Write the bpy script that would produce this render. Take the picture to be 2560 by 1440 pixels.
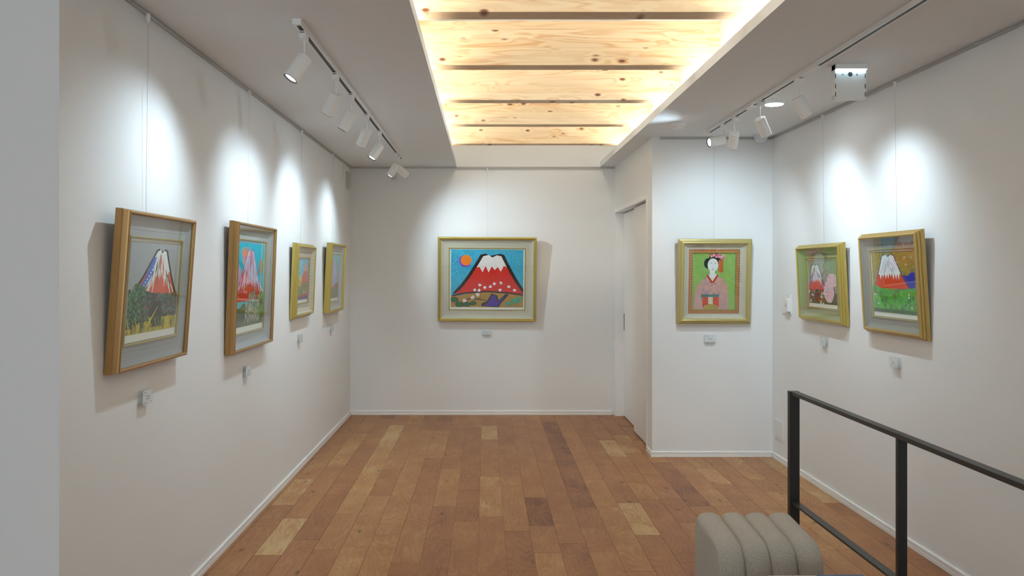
import bpy, bmesh, math, random
from mathutils import Vector, Matrix, Euler

# ------------------------------------------------------------------ camera, world, exposure
S = bpy.context.scene
for o in list(bpy.data.objects):
    bpy.data.objects.remove(o, do_unlink=True)
C = S.collection
EYE = 1.405                      # lens height above the floor
F = 2100.0                       # focal length in pixels of the 2560 wide frame
cd = bpy.data.cameras.new('camera'); cam = bpy.data.objects.new('camera', cd); C.objects.link(cam)
cam.location = (0, 0, EYE); cam.rotation_euler = (math.pi/2, 0, 0)
cd.sensor_width = 36; cd.lens = F/2560*36; cd.shift_x = 65/2560; cd.shift_y = -46/2560
cd.clip_start = .05
S.camera = cam
w = bpy.data.worlds.new('sky'); S.world = w; w.use_nodes = True
w.node_tree.nodes['Background'].inputs[0].default_value = (.78, .92, 1, 1)
w.node_tree.nodes['Background'].inputs[1].default_value = 4.9
S.view_settings.view_transform = 'Standard'; S.view_settings.look = 'None'
S.view_settings.exposure = 0.16; S.view_settings.gamma = 1; S.view_settings.use_curve_mapping = False
S.cycles.use_denoising = True
S.cycles.max_bounces = 10; S.cycles.diffuse_bounces = 6; S.cycles.transparent_max_bounces = 16
S.cycles.sample_clamp_indirect = 8
SPOT_W = 25.0
SPOT_COL = (.68, .87, 1.0)
# daylight comes in through the window behind the camera: a portal guides the sky's light through it
pd = bpy.data.lights.new('window_portal', 'AREA'); pd.shape = 'RECTANGLE'; pd.size = 4.8; pd.size_y = 1.2
pd.cycles.is_portal = True
po = bpy.data.objects.new('window_portal', pd); C.objects.link(po)
po.location = (-1.0, -3.0, 1.55); po.rotation_euler = (math.pi/2, 0, 0)

# ------------------------------------------------------------------ helpers
def lin(c):
    return tuple(((x/12.92) if x <= .04045 else ((x+.055)/1.055)**2.4) for x in c)
def rgb(h):
    return lin(tuple(int(h[i:i+2], 16)/255 for i in (0, 2, 4)))
def mat(name, col, rough=.6, metal=0, bump=None, spec=.5, emit=None, es=0):
    m = bpy.data.materials.new(name); m.use_nodes = True
    n = m.node_tree.nodes; l = m.node_tree.links; b = n['Principled BSDF']
    b.inputs['Base Color'].default_value = (*col, 1); b.inputs['Roughness'].default_value = rough
    b.inputs['Metallic'].default_value = metal; b.inputs['Specular IOR Level'].default_value = spec
    if emit:
        b.inputs['Emission Color'].default_value = (*emit, 1); b.inputs['Emission Strength'].default_value = es
    if bump:
        sc, st, dist = bump
        t = n.new('ShaderNodeTexNoise'); t.inputs['Scale'].default_value = sc; t.inputs['Detail'].default_value = 4
        tc = n.new('ShaderNodeTexCoord'); l.new(tc.outputs['Object'], t.inputs['Vector'])
        bp = n.new('ShaderNodeBump'); bp.inputs['Strength'].default_value = st; bp.inputs['Distance'].default_value = dist
        l.new(t.outputs['Fac'], bp.inputs['Height']); l.new(bp.outputs['Normal'], b.inputs['Normal'])
    return m
def box(bm, x0, x1, y0, y1, z0, z1):
    vs = [bm.verts.new(p) for p in ((x0,y0,z0),(x1,y0,z0),(x1,y1,z0),(x0,y1,z0),(x0,y0,z1),(x1,y0,z1),(x1,y1,z1),(x0,y1,z1))]
    for f in ((3,2,1,0),(4,5,6,7),(0,1,5,4),(1,2,6,5),(2,3,7,6),(3,0,4,7)):
        bm.faces.new([vs[i] for i in f])
def bev(bm, wd, seg=2, ang=30):
    es = [e for e in bm.edges if len(e.link_faces) == 2 and e.calc_face_angle(0) > math.radians(ang)]
    bmesh.ops.bevel(bm, geom=es, offset=wd, segments=seg, affect='EDGES', clamp_overlap=True)
def obj(name, bm, m, parent=None, smooth=False, angle=None):
    me = bpy.data.meshes.new(name); bm.normal_update(); bm.to_mesh(me); bm.free()
    for x in (m if isinstance(m, (list, tuple)) else [m]): me.materials.append(x)
    if smooth:
        me.polygons.foreach_set('use_smooth', [True]*len(me.polygons))
        if angle: me.set_sharp_from_angle(angle=math.radians(angle))
    o = bpy.data.objects.new(name, me); C.objects.link(o)
    if parent: o.parent = parent
    return o
def empty(name, loc=(0,0,0), rot=(0,0,0)):
    o = bpy.data.objects.new(name, None); C.objects.link(o); o.location = loc; o.rotation_euler = rot
    o.empty_display_size = .05
    return o
def tag(o, label, cat, group=None):
    o['label'] = label; o['category'] = cat
    if group: o['group'] = group
    return o
def struct(o): o['kind'] = 'structure'; return o
def bxo(name, m, parent, *dims, b=0, seg=2):
    bm = bmesh.new(); box(bm, *dims)
    if b: bev(bm, b, seg)
    return obj(name, bm, m, parent, smooth=bool(b), angle=40)
def lathe(bm, prof, n=32, axis='z', off=(0,0,0)):
    """prof: (r, h) list, closed on the axis where r = 0"""
    rings = []
    for r, h in prof:
        if r < 1e-6: ring = [bm.verts.new((off[0], off[1], off[2]+h))]
        else: ring = [bm.verts.new((off[0]+r*math.cos(2*math.pi*i/n), off[1]+r*math.sin(2*math.pi*i/n), off[2]+h)) for i in range(n)]
        rings.append(ring)
    for a, b in zip(rings, rings[1:]):
        for i in range(n):
            j = (i+1) % n
            if len(a) == 1 and len(b) == 1: continue
            if len(a) == 1: bm.faces.new((a[0], b[j], b[i]))
            elif len(b) == 1: bm.faces.new((a[i], a[j], b[0]))
            else: bm.faces.new((a[i], a[j], b[j], b[i]))
def tube(bm, p, q, r, n=8):
    p, q = Vector(p), Vector(q); d = (q-p).normalized(); a = d.orthogonal().normalized(); b = d.cross(a)
    R = [[bm.verts.new(c + r*(math.cos(2*math.pi*i/n)*a + math.sin(2*math.pi*i/n)*b)) for i in range(n)] for c in (p, q)]
    for i in range(n):
        j = (i+1) % n; bm.faces.new((R[0][i], R[0][j], R[1][j], R[1][i]))
    bm.faces.new(R[0][::-1]); bm.faces.new(R[1])

# ------------------------------------------------------------------ materials
WALL = mat('wallpaper', (.80, .805, .80), .75, bump=(260, .25, .0012), spec=.25)
CEIL = mat('ceiling_paint', (.80, .825, .835), .8, bump=(200, .12, .001), spec=.2)
TRIM = mat('white_trim', (.84, .84, .83), .4)
PLATE = mat('switch_plate_plastic', (.76, .76, .75), .45)
DOORM = mat('door_sheet', (.86, .85, .82), .45)
WHITE = mat('white_enamel', (.82, .82, .80), .35)
BLACK = mat('black_insert', (.012, .012, .013), .5)
DARKSLOT = mat('dark_slot', (.03, .035, .05), .6)
ALU = mat('anodised_aluminium', (.50, .50, .48), .4, .4)
STEEL = mat('black_powder_coat', (.018, .021, .022), .38)
WIRE = mat('steel_wire', (.42, .42, .42), .4, .6)
PAPER = mat('print_paper', (.88, .87, .83), .7)
def emis(name, col, s):
    m = bpy.data.materials.new(name); m.use_nodes = True; n = m.node_tree.nodes
    n.remove(n['Principled BSDF']); e = n.new('ShaderNodeEmission'); e.inputs[0].default_value = (*col, 1); e.inputs[1].default_value = s
    m.node_tree.links.new(e.outputs[0], n['Material Output'].inputs[0]); return m
LENS = emis('lit_lens', (.85, .95, 1), 14)
DOWN = emis('lit_diffuser', (.9, .97, 1), 40)
LED = emis('warm_led_tape', (1, .90, .74), 70)
EXITLED = emis('blue_white_led', (.55, .85, 1), 11)
def glassmat(name, tint, refl=1.0, ior=1.5):
    m = bpy.data.materials.new(name); m.use_nodes = True; n = m.node_tree.nodes; l = m.node_tree.links
    n.remove(n['Principled BSDF'])
    t = n.new('ShaderNodeBsdfTransparent'); t.inputs[0].default_value = (*tint, 1)
    g = n.new('ShaderNodeBsdfGlossy'); g.inputs['Roughness'].default_value = .005; g.inputs[0].default_value = (refl,)*3+(1,)
    fr = n.new('ShaderNodeFresnel'); fr.inputs[0].default_value = ior
    mx = n.new('ShaderNodeMixShader'); ge = n.new('ShaderNodeNewGeometry'); iv = n.new('ShaderNodeMath'); iv.operation = 'SUBTRACT'; iv.inputs[0].default_value = 1; l.new(ge.outputs['Backfacing'], iv.inputs[1])
    fm = n.new('ShaderNodeMath'); fm.operation = 'MULTIPLY'; l.new(fr.outputs[0], fm.inputs[0]); l.new(iv.outputs[0], fm.inputs[1])
    l.new(fm.outputs[0], mx.inputs[0]); l.new(t.outputs[0], mx.inputs[1]); l.new(g.outputs[0], mx.inputs[2])
    l.new(mx.outputs[0], n['Material Output'].inputs[0]); return m
GLASS = glassmat('picture_glass', (.97, .985, .975), 1.0, 1.9)
ACRYL = glassmat('clear_acrylic', (.965, .975, .975), 1.0, 1.4)
GOLD = mat('gilt_moulding', (.50, .385, .10), .34, .55, bump=(90, .05, .0008))
GOLDPALE = mat('pale_gilt_moulding', (.52, .43, .17), .36, .5, bump=(90, .05, .0008))
GOLDBROWN = mat('brown_gilt_moulding', (.38, .215, .075), .34, .5, bump=(90, .05, .0008))
GREYMAT = mat('grey_mat', (.35, .365, .39), .75, bump=(500, .1, .0004))
BLUEGREYMAT = mat('blue_grey_mat', (.40, .42, .47), .75, bump=(500, .1, .0004))
CREAMMAT = mat('cream_silk_mat', (.60, .56, .46), .6, bump=(420, .15, .0004))
SILVERMAT = mat('silver_beige_mat', (.48, .47, .42), .55, bump=(420, .15, .0004))
DARKMAT = mat('dark_taupe_mat', (.27, .26, .225), .55, bump=(420, .15, .0004))
OLIVEMAT = mat('olive_mat', (.36, .36, .20), .65)
BACKING = mat('frame_backing', (.25, .19, .12), .8)

def nodes_wood_floor():
    m = bpy.data.materials.new('walnut_toned_cherry_planks'); m.use_nodes = True
    n = m.node_tree.nodes; l = m.node_tree.links; b = n['Principled BSDF']
    at = n.new('ShaderNodeAttribute'); at.attribute_name = 'plank'
    sep = n.new('ShaderNodeSeparateColor'); l.new(at.outputs['Color'], sep.inputs[0])
    tc = n.new('ShaderNodeTexCoord')
    off = n.new('ShaderNodeCombineXYZ'); l.new(sep.outputs[1], off.inputs[0]); l.new(sep.outputs[2], off.inputs[1])
    sc = n.new('ShaderNodeVectorMath'); sc.operation = 'SCALE'; sc.inputs['Scale'].default_value = 37; l.new(off.outputs[0], sc.inputs[0])
    ad = n.new('ShaderNodeVectorMath'); l.new(tc.outputs['Object'], ad.inputs[0]); l.new(sc.outputs[0], ad.inputs[1])
    def mapped(s):
        mp = n.new('ShaderNodeMapping'); mp.inputs['Scale'].default_value = s; l.new(ad.outputs[0], mp.inputs[0]); return mp.outputs[0]
    # cathedral figure: bands of a noise field stretched along the board
    f1 = n.new('ShaderNodeTexNoise'); f1.inputs['Scale'].default_value = 1; f1.inputs['Detail'].default_value = 1.5; f1.inputs['Distortion'].default_value = .5
    l.new(mapped((9, 1.9, 1)), f1.inputs['Vector'])
    mu = n.new('ShaderNodeMath'); mu.operation = 'MULTIPLY'; mu.inputs[1].default_value = 105; l.new(f1.outputs['Fac'], mu.inputs[0])
    si = n.new('ShaderNodeMath'); si.operation = 'SINE'; l.new(mu.outputs[0], si.inputs[0])
    f2 = n.new('ShaderNodeTexNoise'); f2.inputs['Scale'].default_value = 1; f2.inputs['Detail'].default_value = 6
    l.new(mapped((130, 4, 1)), f2.inputs['Vector'])
    f3 = n.new('ShaderNodeTexNoise'); f3.inputs['Scale'].default_value = 1; f3.inputs['Detail'].default_value = 2
    l.new(mapped((7, 3.4, 1)), f3.inputs['Vector'])
    r1 = n.new('ShaderNodeValToRGB'); e = r1.color_ramp.elements
    e[0].position = 0; e[0].color = (*rgb('6a4129'), 1); e[1].position = 1; e[1].color = (*rgb('b79a6c'), 1)
    for p, c in ((.22, '8a5a37'), (.5, '9a6a42'), (.75, 'a67c4e')):
        q = e.new(p); q.color = (*rgb(c), 1)
    # tone of the board + soft figure
    t1 = n.new('ShaderNodeMath'); t1.operation = 'MULTIPLY_ADD'; l.new(si.outputs[0], t1.inputs[0]); t1.inputs[1].default_value = .10; l.new(sep.outputs[0], t1.inputs[2])
    t2 = n.new('ShaderNodeMath'); t2.operation = 'SUBTRACT'; l.new(f2.outputs['Fac'], t2.inputs[0]); t2.inputs[1].default_value = .5
    t3 = n.new('ShaderNodeMath'); t3.operation = 'MULTIPLY_ADD'; l.new(t2.outputs[0], t3.inputs[0]); t3.inputs[1].default_value = .30; l.new(t1.outputs[0], t3.inputs[2])
    t4 = n.new('ShaderNodeMath'); t4.operation = 'SUBTRACT'; l.new(f3.outputs['Fac'], t4.inputs[0]); t4.inputs[1].default_value = .5
    t5 = n.new('ShaderNodeMath'); t5.operation = 'MULTIPLY_ADD'; l.new(t4.outputs[0], t5.inputs[0]); t5.inputs[1].default_value = .7; l.new(t3.outputs[0], t5.inputs[2])
    l.new(t5.outputs[0], r1.inputs[0])
    # knots
    vo = n.new('ShaderNodeTexVoronoi'); vo.voronoi_dimensions = '2D'; vo.inputs['Scale'].default_value = 1; l.new(mapped((2.4, 1.2, 1)), vo.inputs['Vector'])
    kr = n.new('ShaderNodeMapRange'); kr.inputs[1].default_value = .012; kr.inputs[2].default_value = .04; l.new(vo.outputs['Distance'], kr.inputs[0])
    kr.inputs[3].default_value = .25; kr.inputs[4].default_value = 1
    mx = n.new('ShaderNodeMix'); mx.data_type = 'RGBA'; mx.blend_type = 'MULTIPLY'; mx.inputs[0].default_value = .8
    l.new(r1.outputs[0], mx.inputs[6]); l.new(kr.outputs[0], mx.inputs[7])
    l.new(mx.outputs[2], b.inputs['Base Color'])
    b.inputs['Roughness'].default_value = .40; b.inputs['Specular IOR Level'].default_value = .3
    bp = n.new('ShaderNodeBump'); bp.inputs['Strength'].default_value = .12; bp.inputs['Distance'].default_value = .001
    l.new(f2.outputs['Fac'], bp.inputs['Height']); l.new(bp.outputs['Normal'], b.inputs['Normal'])
    return m
FLOORM = nodes_wood_floor()

def nodes_pine():
    m = bpy.data.materials.new('laminated_knotty_pine'); m.use_nodes = True
    n = m.node_tree.nodes; l = m.node_tree.links; b = n['Principled BSDF']
    tc = n.new('ShaderNodeTexCoord'); oi = n.new('ShaderNodeObjectInfo')
    sx = n.new('ShaderNodeSeparateXYZ'); l.new(tc.outputs['Object'], sx.inputs[0])
    def math1(op, a, v=None, c=None):
        q = n.new('ShaderNodeMath'); q.operation = op
        for i, s in enumerate((a, v, c)):
            if s is None: continue
            if isinstance(s, (int, float)): q.inputs[i].default_value = s
            else: l.new(s, q.inputs[i])
        return q.outputs[0]
    lam = math1('FLOOR', math1('DIVIDE', sx.outputs[2], .047))
    seed = math1('MULTIPLY_ADD', oi.outputs['Random'], 31.7, lam)
    wn = n.new('ShaderNodeTexWhiteNoise'); wn.noise_dimensions = '1D'; l.new(seed, wn.inputs['W'])
    offs = math1('MULTIPLY', wn.outputs['Value'], 53.0)
    cb = n.new('ShaderNodeCombineXYZ')
    l.new(math1('ADD', sx.outputs[0], offs), cb.inputs[0]); l.new(math1('ADD', sx.outputs[1], offs), cb.inputs[1]); l.new(math1('ADD', sx.outputs[2], offs), cb.inputs[2])
    def mp(s):
        q = n.new('ShaderNodeMapping'); q.inputs['Scale'].default_value = s; l.new(cb.outputs[0], q.inputs[0]); return q.outputs[0]
    # knots: cells stretched a little along the beam
    vo = n.new('ShaderNodeTexVoronoi'); vo.inputs['Scale'].default_value = 1; vo.inputs['Randomness'].default_value = 1; l.new(mp((6.5, 2.0, 13)), vo.inputs['Vector'])
    kn = n.new('ShaderNodeMapRange'); kn.inputs[1].default_value = .07; kn.inputs[2].default_value = .17; kn.inputs[3].default_value = 1; kn.inputs[4].default_value = 0
    l.new(vo.outputs['Distance'], kn.inputs[0])
    halo = n.new('ShaderNodeMapRange'); halo.inputs[1].default_value = .05; halo.inputs[2].default_value = .42; halo.inputs[3].default_value = 1; halo.inputs[4].default_value = 0
    l.new(vo.outputs['Distance'], halo.inputs[0])
    no = n.new('ShaderNodeTexNoise'); no.inputs['Scale'].default_value = 1; no.inputs['Detail'].default_value = 2; no.inputs['Distortion'].default_value = .3; l.new(mp((1.1, 9, 13)), no.inputs['Vector'])
    ph = math1('MULTIPLY_ADD', halo.outputs[0], 7.0, math1('MULTIPLY', no.outputs['Fac'], 46.0))
    rings = math1('POWER', math1('MULTIPLY_ADD', math1('SINE', ph), .5, .5), 2.2)
    gate = n.new('ShaderNodeTexNoise'); gate.inputs['Scale'].default_value = 1; gate.inputs['Detail'].default_value = 1; l.new(mp((1.4, 7, 16)), gate.inputs['Vector'])
    gt = n.new('ShaderNodeMapRange'); gt.inputs[1].default_value = .40; gt.inputs[2].default_value = .66; l.new(gate.outputs['Fac'], gt.inputs[0])
    ring2 = math1('MULTIPLY', rings, math1('MULTIPLY_ADD', gt.outputs[0], .65, .22))
    r = n.new('ShaderNodeMix'); r.data_type = 'RGBA'; r.inputs[6].default_value = (.92, .78, .56, 1); r.inputs[7].default_value = (.74, .46, .22, 1); l.new(ring2, r.inputs[0])
    # lamination tone
    tn = n.new('ShaderNodeMix'); tn.data_type = 'RGBA'; tn.blend_type = 'MULTIPLY'; l.new(wn.outputs['Value'], tn.inputs[0]); l.new(r.outputs[2], tn.inputs[6]); tn.inputs[7].default_value = (.95, .89, .80, 1)
    # thin glue lines
    fr = math1('FRACT', math1('DIVIDE', sx.outputs[2], .047))
    gl = math1('LESS_THAN', fr, .03)
    g2 = n.new('ShaderNodeMix'); g2.data_type = 'RGBA'; l.new(math1('MULTIPLY', gl, .35), g2.inputs[0]); l.new(tn.outputs[2], g2.inputs[6]); g2.inputs[7].default_value = (.42, .22, .10, 1)
    kk = n.new('ShaderNodeMix'); kk.data_type = 'RGBA'; l.new(kn.outputs[0], kk.inputs[0]); l.new(g2.outputs[2], kk.inputs[6]); kk.inputs[7].default_value = (.20, .065, .03, 1)
    l.new(kk.outputs[2], b.inputs['Base Color']); b.inputs['Roughness'].default_value = .55
    return m
PINE = nodes_pine()

def nodes_boucle():
    m = bpy.data.materials.new('grey_beige_boucle'); m.use_nodes = True
    n = m.node_tree.nodes; l = m.node_tree.links; b = n['Principled BSDF']
    tc = n.new('ShaderNodeTexCoord')
    t = n.new('ShaderNodeTexNoise'); t.inputs['Scale'].default_value = 620; t.inputs['Detail'].default_value = 3; l.new(tc.outputs['Object'], t.inputs['Vector'])
    r = n.new('ShaderNodeValToRGB'); e = r.color_ramp.elements; e[0].position = .34; e[0].color = (.27, .25, .22, 1); e[1].position = .64; e[1].color = (.66, .62, .54, 1)
    l.new(t.outputs['Fac'], r.inputs[0]); l.new(r.outputs[0], b.inputs['Base Color']); b.inputs['Roughness'].default_value = .95
    b.inputs['Sheen Weight'].default_value = .35; b.inputs['Specular IOR Level'].default_value = .1
    bp = n.new('ShaderNodeBump'); bp.inputs['Strength'].default_value = .9; bp.inputs['Distance'].default_value = .004
    l.new(t.outputs['Fac'], bp.inputs['Height']); l.new(bp.outputs['Normal'], b.inputs['Normal'])
    return m
BOUCLE = nodes_boucle()

def nodes_art():
    m = bpy.data.materials.new('printed_ink'); m.use_nodes = True
    n = m.node_tree.nodes; l = m.node_tree.links; b = n['Principled BSDF']
    at = n.new('ShaderNodeAttribute'); at.attribute_name = 'ink'
    tc = n.new('ShaderNodeTexCoord')
    t = n.new('ShaderNodeTexNoise'); t.inputs['Scale'].default_value = 55; t.inputs['Detail'].default_value = 5; t.inputs['Distortion'].default_value = 1.5; l.new(tc.outputs['Object'], t.inputs['Vector'])
    mr = n.new('ShaderNodeMapRange'); mr.inputs[1].default_value = .3; mr.inputs[2].default_value = .7; mr.inputs[3].default_value = .45; mr.inputs[4].default_value = 1.35
    l.new(t.outputs['Fac'], mr.inputs[0])
    mx = n.new('ShaderNodeMix'); mx.data_type = 'RGBA'; mx.blend_type = 'MULTIPLY'; l.new(at.outputs['Alpha'], mx.inputs[0]); l.new(at.outputs['Color'], mx.inputs[6]); l.new(mr.outputs[0], mx.inputs[7])
    l.new(mx.outputs[2], b.inputs['Base Color']); b.inputs['Roughness'].default_value = .7; b.inputs['Specular IOR Level'].default_value = .2
    return m
INK = nodes_art()

# ------------------------------------------------------------------ the room
XL, XR, XD = -1.312, 2.150, 1.247           # left wall, right wall, door wall
D, DB = 8.13, 6.306                          # far wall, jutting block's face
ZC = 2.40; TOP = 4.30
YL = 2.582                                   # left wall's near corner
OL, OR = -.283, 1.105                        # ceiling opening
VL = -.43                                    # its cove wall
YB = -3.0; XW = -4.2

# floor boards: joints per column read off the photograph (distance from the lens), the rest at random
rnd = random.Random(4)
PW = .138; X0 = -.0395
def c1(cy): return EYE*F/(1020+cy/3.368-674)
J = {0: [150,265,578,915,1410], 1: [308,660,1035], 2: [250,755], 3: [450,1143], 4: [118,295,835,1010], 5: [165,270,600], 6: [800,1070],
     8: [557], 9: [425,460], 10: [687], -1: [165,692], -2: [262,515,828,1110], -3: [730,1303], -4: [185,630], -5: [740,1168],
     -6: [145,320,890], -8: [495,930,1238], -9: [425,600]}
tones = {(-8,930): .90, (-6,145): .90, (0,150): .90, (6,800): .90, (2,755): .12, (4,118): .10, (9,460): .2, (-1,692): .34, (0,915): .42,
         (1,1035): .3, (-9,425): .55, (3,450): .40, (3,1143): .3, (0,578): .72, (0,265): .5, (1,660): .55, (-8,1238): .35, (-6,320): .72, (-5,740): .62}
bm = bmesh.new(); lay = bm.loops.layers.float_color.new('plank')
box(bm, XW-.1, XR+.12, YB-.12, D+.1, -.06, -.0015)
for f in bm.faces:
    for lp in f.loops: lp[lay] = (-.2, .3, .3, 1)
k0 = int((XW - X0)//PW)
for k in range(k0, 16):
    xa, xb = X0 + PW*k, X0 + PW*(k+1)
    xa, xb = max(xa, XW), min(xb, XR+.01)
    if xb - xa < .004: continue
    cuts = [(c1(c), c) for c in J.get(k, [])]
    cuts.sort(); ys = []
    y = YB; known = cuts[:]
    while y < D:
        ys.append(y)
        y += rnd.choice((.3, .45, .6, .75, .9, 1.05, 1.2)) * rnd.uniform(.9, 1.1)
        if known:
            lo, hi = known[0][0], known[-1][0]
            if lo - .35 < y < hi + .35: break
    ys = [q for q in ys if not known or q < known[0][0]-.25]
    keys = {}
    for q, c in known: ys.append(q)
    for (q, c) in known: keys[round(q, 4)] = c
    y = ys[-1]
    while True:
        y += rnd.uniform(.45, 1.25)
        if y > D-.15: break
        ys.append(y)
    ys.sort(); ys.append(D+.01)
    for a, b_ in zip(ys, ys[1:]):
        # a joint's crop row names the board on its near side (below it in the picture), i.e. the board ending at that joint
        c = keys.get(round(b_, 4)); tone = tones.get((k, c)) if c is not None else None
        if tone is None: tone = min(.85, max(.15, rnd.gauss(.47, .11)))
        col = (tone, rnd.random(), rnd.random(), 1)
        g = .0007
        vs = [bm.verts.new(p) for p in ((xa+g, a+g, 0), (xb-g, a+g, 0), (xb-g, b_-g, 0), (xa+g, b_-g, 0))]
        f = bm.faces.new(vs)
        for lp in f.loops: lp[lay] = col
        bot = [bm.verts.new((v.co.x, v.co.y, -.0015)) for v in vs]
        for i in range(4):
            j = (i+1) % 4; q = bm.faces.new((vs[j], vs[i], bot[i], bot[j]))
            for lp in q.loops: lp[lay] = (-.2, .3, .3, 1)
struct(obj('floor', bm, FLOORM))

def wall(name, m, *boxes, up=None):
    bm = bmesh.new()
    for b_ in boxes: box(bm, *b_)
    return struct(obj(name, bm, m))
wall('wall_left', WALL, (XL-.12, XL, YL, D+.12, 0, ZC+.03))
wall('wall_left_return', WALL, (XW, XL-.1201, YL, YL+.12, 0, ZC+.03))
wall('wall_far', WALL, (XL, XD+.20, D, D+.12, 0, TOP))
ZH = EYE+.572; YO0, YO1 = 6.509, 8.085
wall('wall_door_side', WALL, (XD, XD+.12, DB+.06, YO0, 0, TOP), (XD, XD+.12, YO1, D, 0, TOP), (XD, XD+.12, YO0, YO1, ZH, TOP), (XD+.14, XD+.20, DB+.12, D, 0, ZC))
wall('wall_block', WALL, (XD, XR+.12, DB, DB+.06, 0, ZC+.03), (XD, XD+.06, DB, DB+.06, ZC+.03, TOP))
wall('wall_right', WALL, (XR, XR+.12, YB, DB, 0, ZC+.03))
wall('wall_void_right', WALL, (XD, XD+.06, 1.1, DB, ZC+.03, TOP))
wall('wall_void_left', WALL, (VL-.06, VL, 1.1, D, ZC+.03, TOP))
wall('wall_void_near', WALL, (VL-.06, XD+.06, 1.04, 1.1, ZC+.03, TOP))
wx0, wx1, wz0, wz1 = -3.4, 1.4, .95, 2.15
wall('wall_back', WALL, (XW-.12, wx0, YB-.12, YB, 0, ZC+.03), (wx1, XR+.12, YB-.12, YB, 0, ZC+.03), (wx0, wx1, YB-.12, YB, 0, wz0), (wx0, wx1, YB-.12, YB, wz1, ZC+.03))
wall('wall_side', WALL, (XW-.12, XW, YB, YL+.12, 0, ZC+.03))
# ceiling sheet with the long opening and its raised lips
wall('ceiling', CEIL, (XW, OL, YB, YL, ZC, ZC+.03), (XL-.0, OL, YL, D, ZC, ZC+.03), (OR, XR, YB, DB, ZC, ZC+.03), (OR, XD, DB, D, ZC, ZC+.03), (OL, OR, YB, 1.25, ZC, ZC+.03),
     (OL-.014, OL, 1.25, D, ZC+.03, ZC+.05), (OR, OR+.014, 1.25, D, ZC+.03, ZC+.05))
wall('ceiling_upper', CEIL, (VL-.06, XD+.06, 1.04, D+.12, TOP, TOP+.05))
# the window behind the camera
win = struct(empty('window_1', ((wx0+wx1)/2, YB-.06, wz0)))
bm = bmesh.new(); hw = (wx1-wx0)/2; hz = wz1-wz0
for x in (-hw, -.03, hw-.06): box(bm, x, x+.06, -.03, .03, 0, hz)
box(bm, -hw, hw, -.03, .03, 0, .06); box(bm, -hw, hw, -.03, .03, hz-.06, hz)
obj('window_frame', bm, ALU, win)

def baseboard(name, pts):
    """run along the floor; pts are corners, the room is on the left hand of the direction of travel"""
    prof = [(0, .0), (.009, 0), (.009, .017), (.0065, .019), (.0065, .0215), (.009, .0235), (.009, .038), (.006, .042), (0, .042)]
    bm = bmesh.new(); P = [Vector((*p, 0)) for p in pts]; rings = []
    for i, p in enumerate(P):
        ds = []
        if i > 0: ds.append((P[i]-P[i-1]).normalized())
        if i < len(P)-1: ds.append((P[i+1]-P[i]).normalized())
        ns = [Vector((-d.y, d.x, 0)) for d in ds]
        n_ = ns[0] if len(ns) == 1 else (ns[0]+ns[1])/(1+ns[0].dot(ns[1]))
        rings.append([bm.verts.new(p + n_*a + Vector((0, 0, h))) for a, h in prof])
    for a, b_ in zip(rings, rings[1:]):
        for i in range(len(prof)-1): bm.faces.new((a[i], a[i+1], b_[i+1], b_[i]))
    bmesh.ops.recalc_face_normals(bm, faces=bm.faces[:])
    return struct(obj(name, bm, TRIM))
baseboard('baseboard_far', [(1.213, D), (XL, D), (XL, YL), (XW, YL)])
baseboard('baseboard_right', [(XR, YB), (XR, DB), (XD, DB), (XD, YO0-.028)])

# sliding door in the door wall
bm = bmesh.new()
cx0 = XD-.008
box(bm, cx0, XD+.12, YO1-.025, YO1+.02, 0, ZH-.0251)
box(bm, cx0, XD+.12, YO0-.022, YO0, 0, ZH-.0251)
box(bm, cx0, XD+.12, YO0-.022, YO1+.02, ZH-.025, ZH+.010)
bev(bm, .002, 1)
struct(obj('trim_1', bm, TRIM))
dr = struct(empty('door_1', (XD+.09, 7.8, 0)))
def panel(x, y0, y1, name):
    return bxo(name, DOORM, dr, x-dr.location.x, x+.026-dr.location.x, y0-7.8, y1-7.8, .008, ZH-.035, b=.0015, seg=1)
panel(1.322, 7.25, 8.058, 'door_panel'); panel(1.283, 6.512, 7.29, 'door_panel')
bxo('door_pull', BLACK, dr, 1.319-dr.location.x, 1.3235-dr.location.x, 8.018-7.8, 8.033-7.8, EYE-.58, EYE-.42, b=0)
bm = bmesh.new(); lathe(bm, [(0, .004), (.011, .004), (.014, .002), (.014, 0)], 24)
bmesh.ops.scale(bm, vec=(1.9, 1, 1), verts=bm.verts[:])
bmesh.ops.rotate(bm, matrix=Matrix.Rotation(-math.pi/2, 3, 'Y'), verts=bm.verts[:])
pl = obj('finger_pull', bm, TRIM, dr, smooth=True, angle=40); pl.location = (1.283-dr.location.x, 6.90-7.8, EYE-.076)

# ------------------------------------------------------------------ pine beams in the opening, warm cove light
for i, den in enumerate((644, 511, 424, 363, 315)):
    y = 1.086*F/den; z0 = EYE+1.086
    bm = bmesh.new(); box(bm, 0, XD-VL, 0, .105, 0, .236); bev(bm, .0025, 2)
    o = obj('ceiling_beam', bm, PINE, smooth=True, angle=40); o.location = (VL, y, z0)
    tag(o, ['knotty pine beam nearest the viewer, cut off by the top of the picture',
            'second knotty pine beam from the near end of the ceiling opening, the tallest one seen whole',
            'middle one of the five knotty pine beams across the ceiling opening',
            'knotty pine beam next to the farthest one in the ceiling opening',
            'farthest knotty pine beam, closest to the white end wall of the ceiling opening'][i], 'beam', 'pine beams across the ceiling opening')
o = bxo('ceiling_beam', PINE, None, 0, XD-VL, 0, .105, 0, .236, b=.0025); o.location = (VL, 2.62, EYE+1.086)
tag(o, 'knotty pine beam above the viewer, out of the picture', 'beam', 'pine beams across the ceiling opening')
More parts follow.
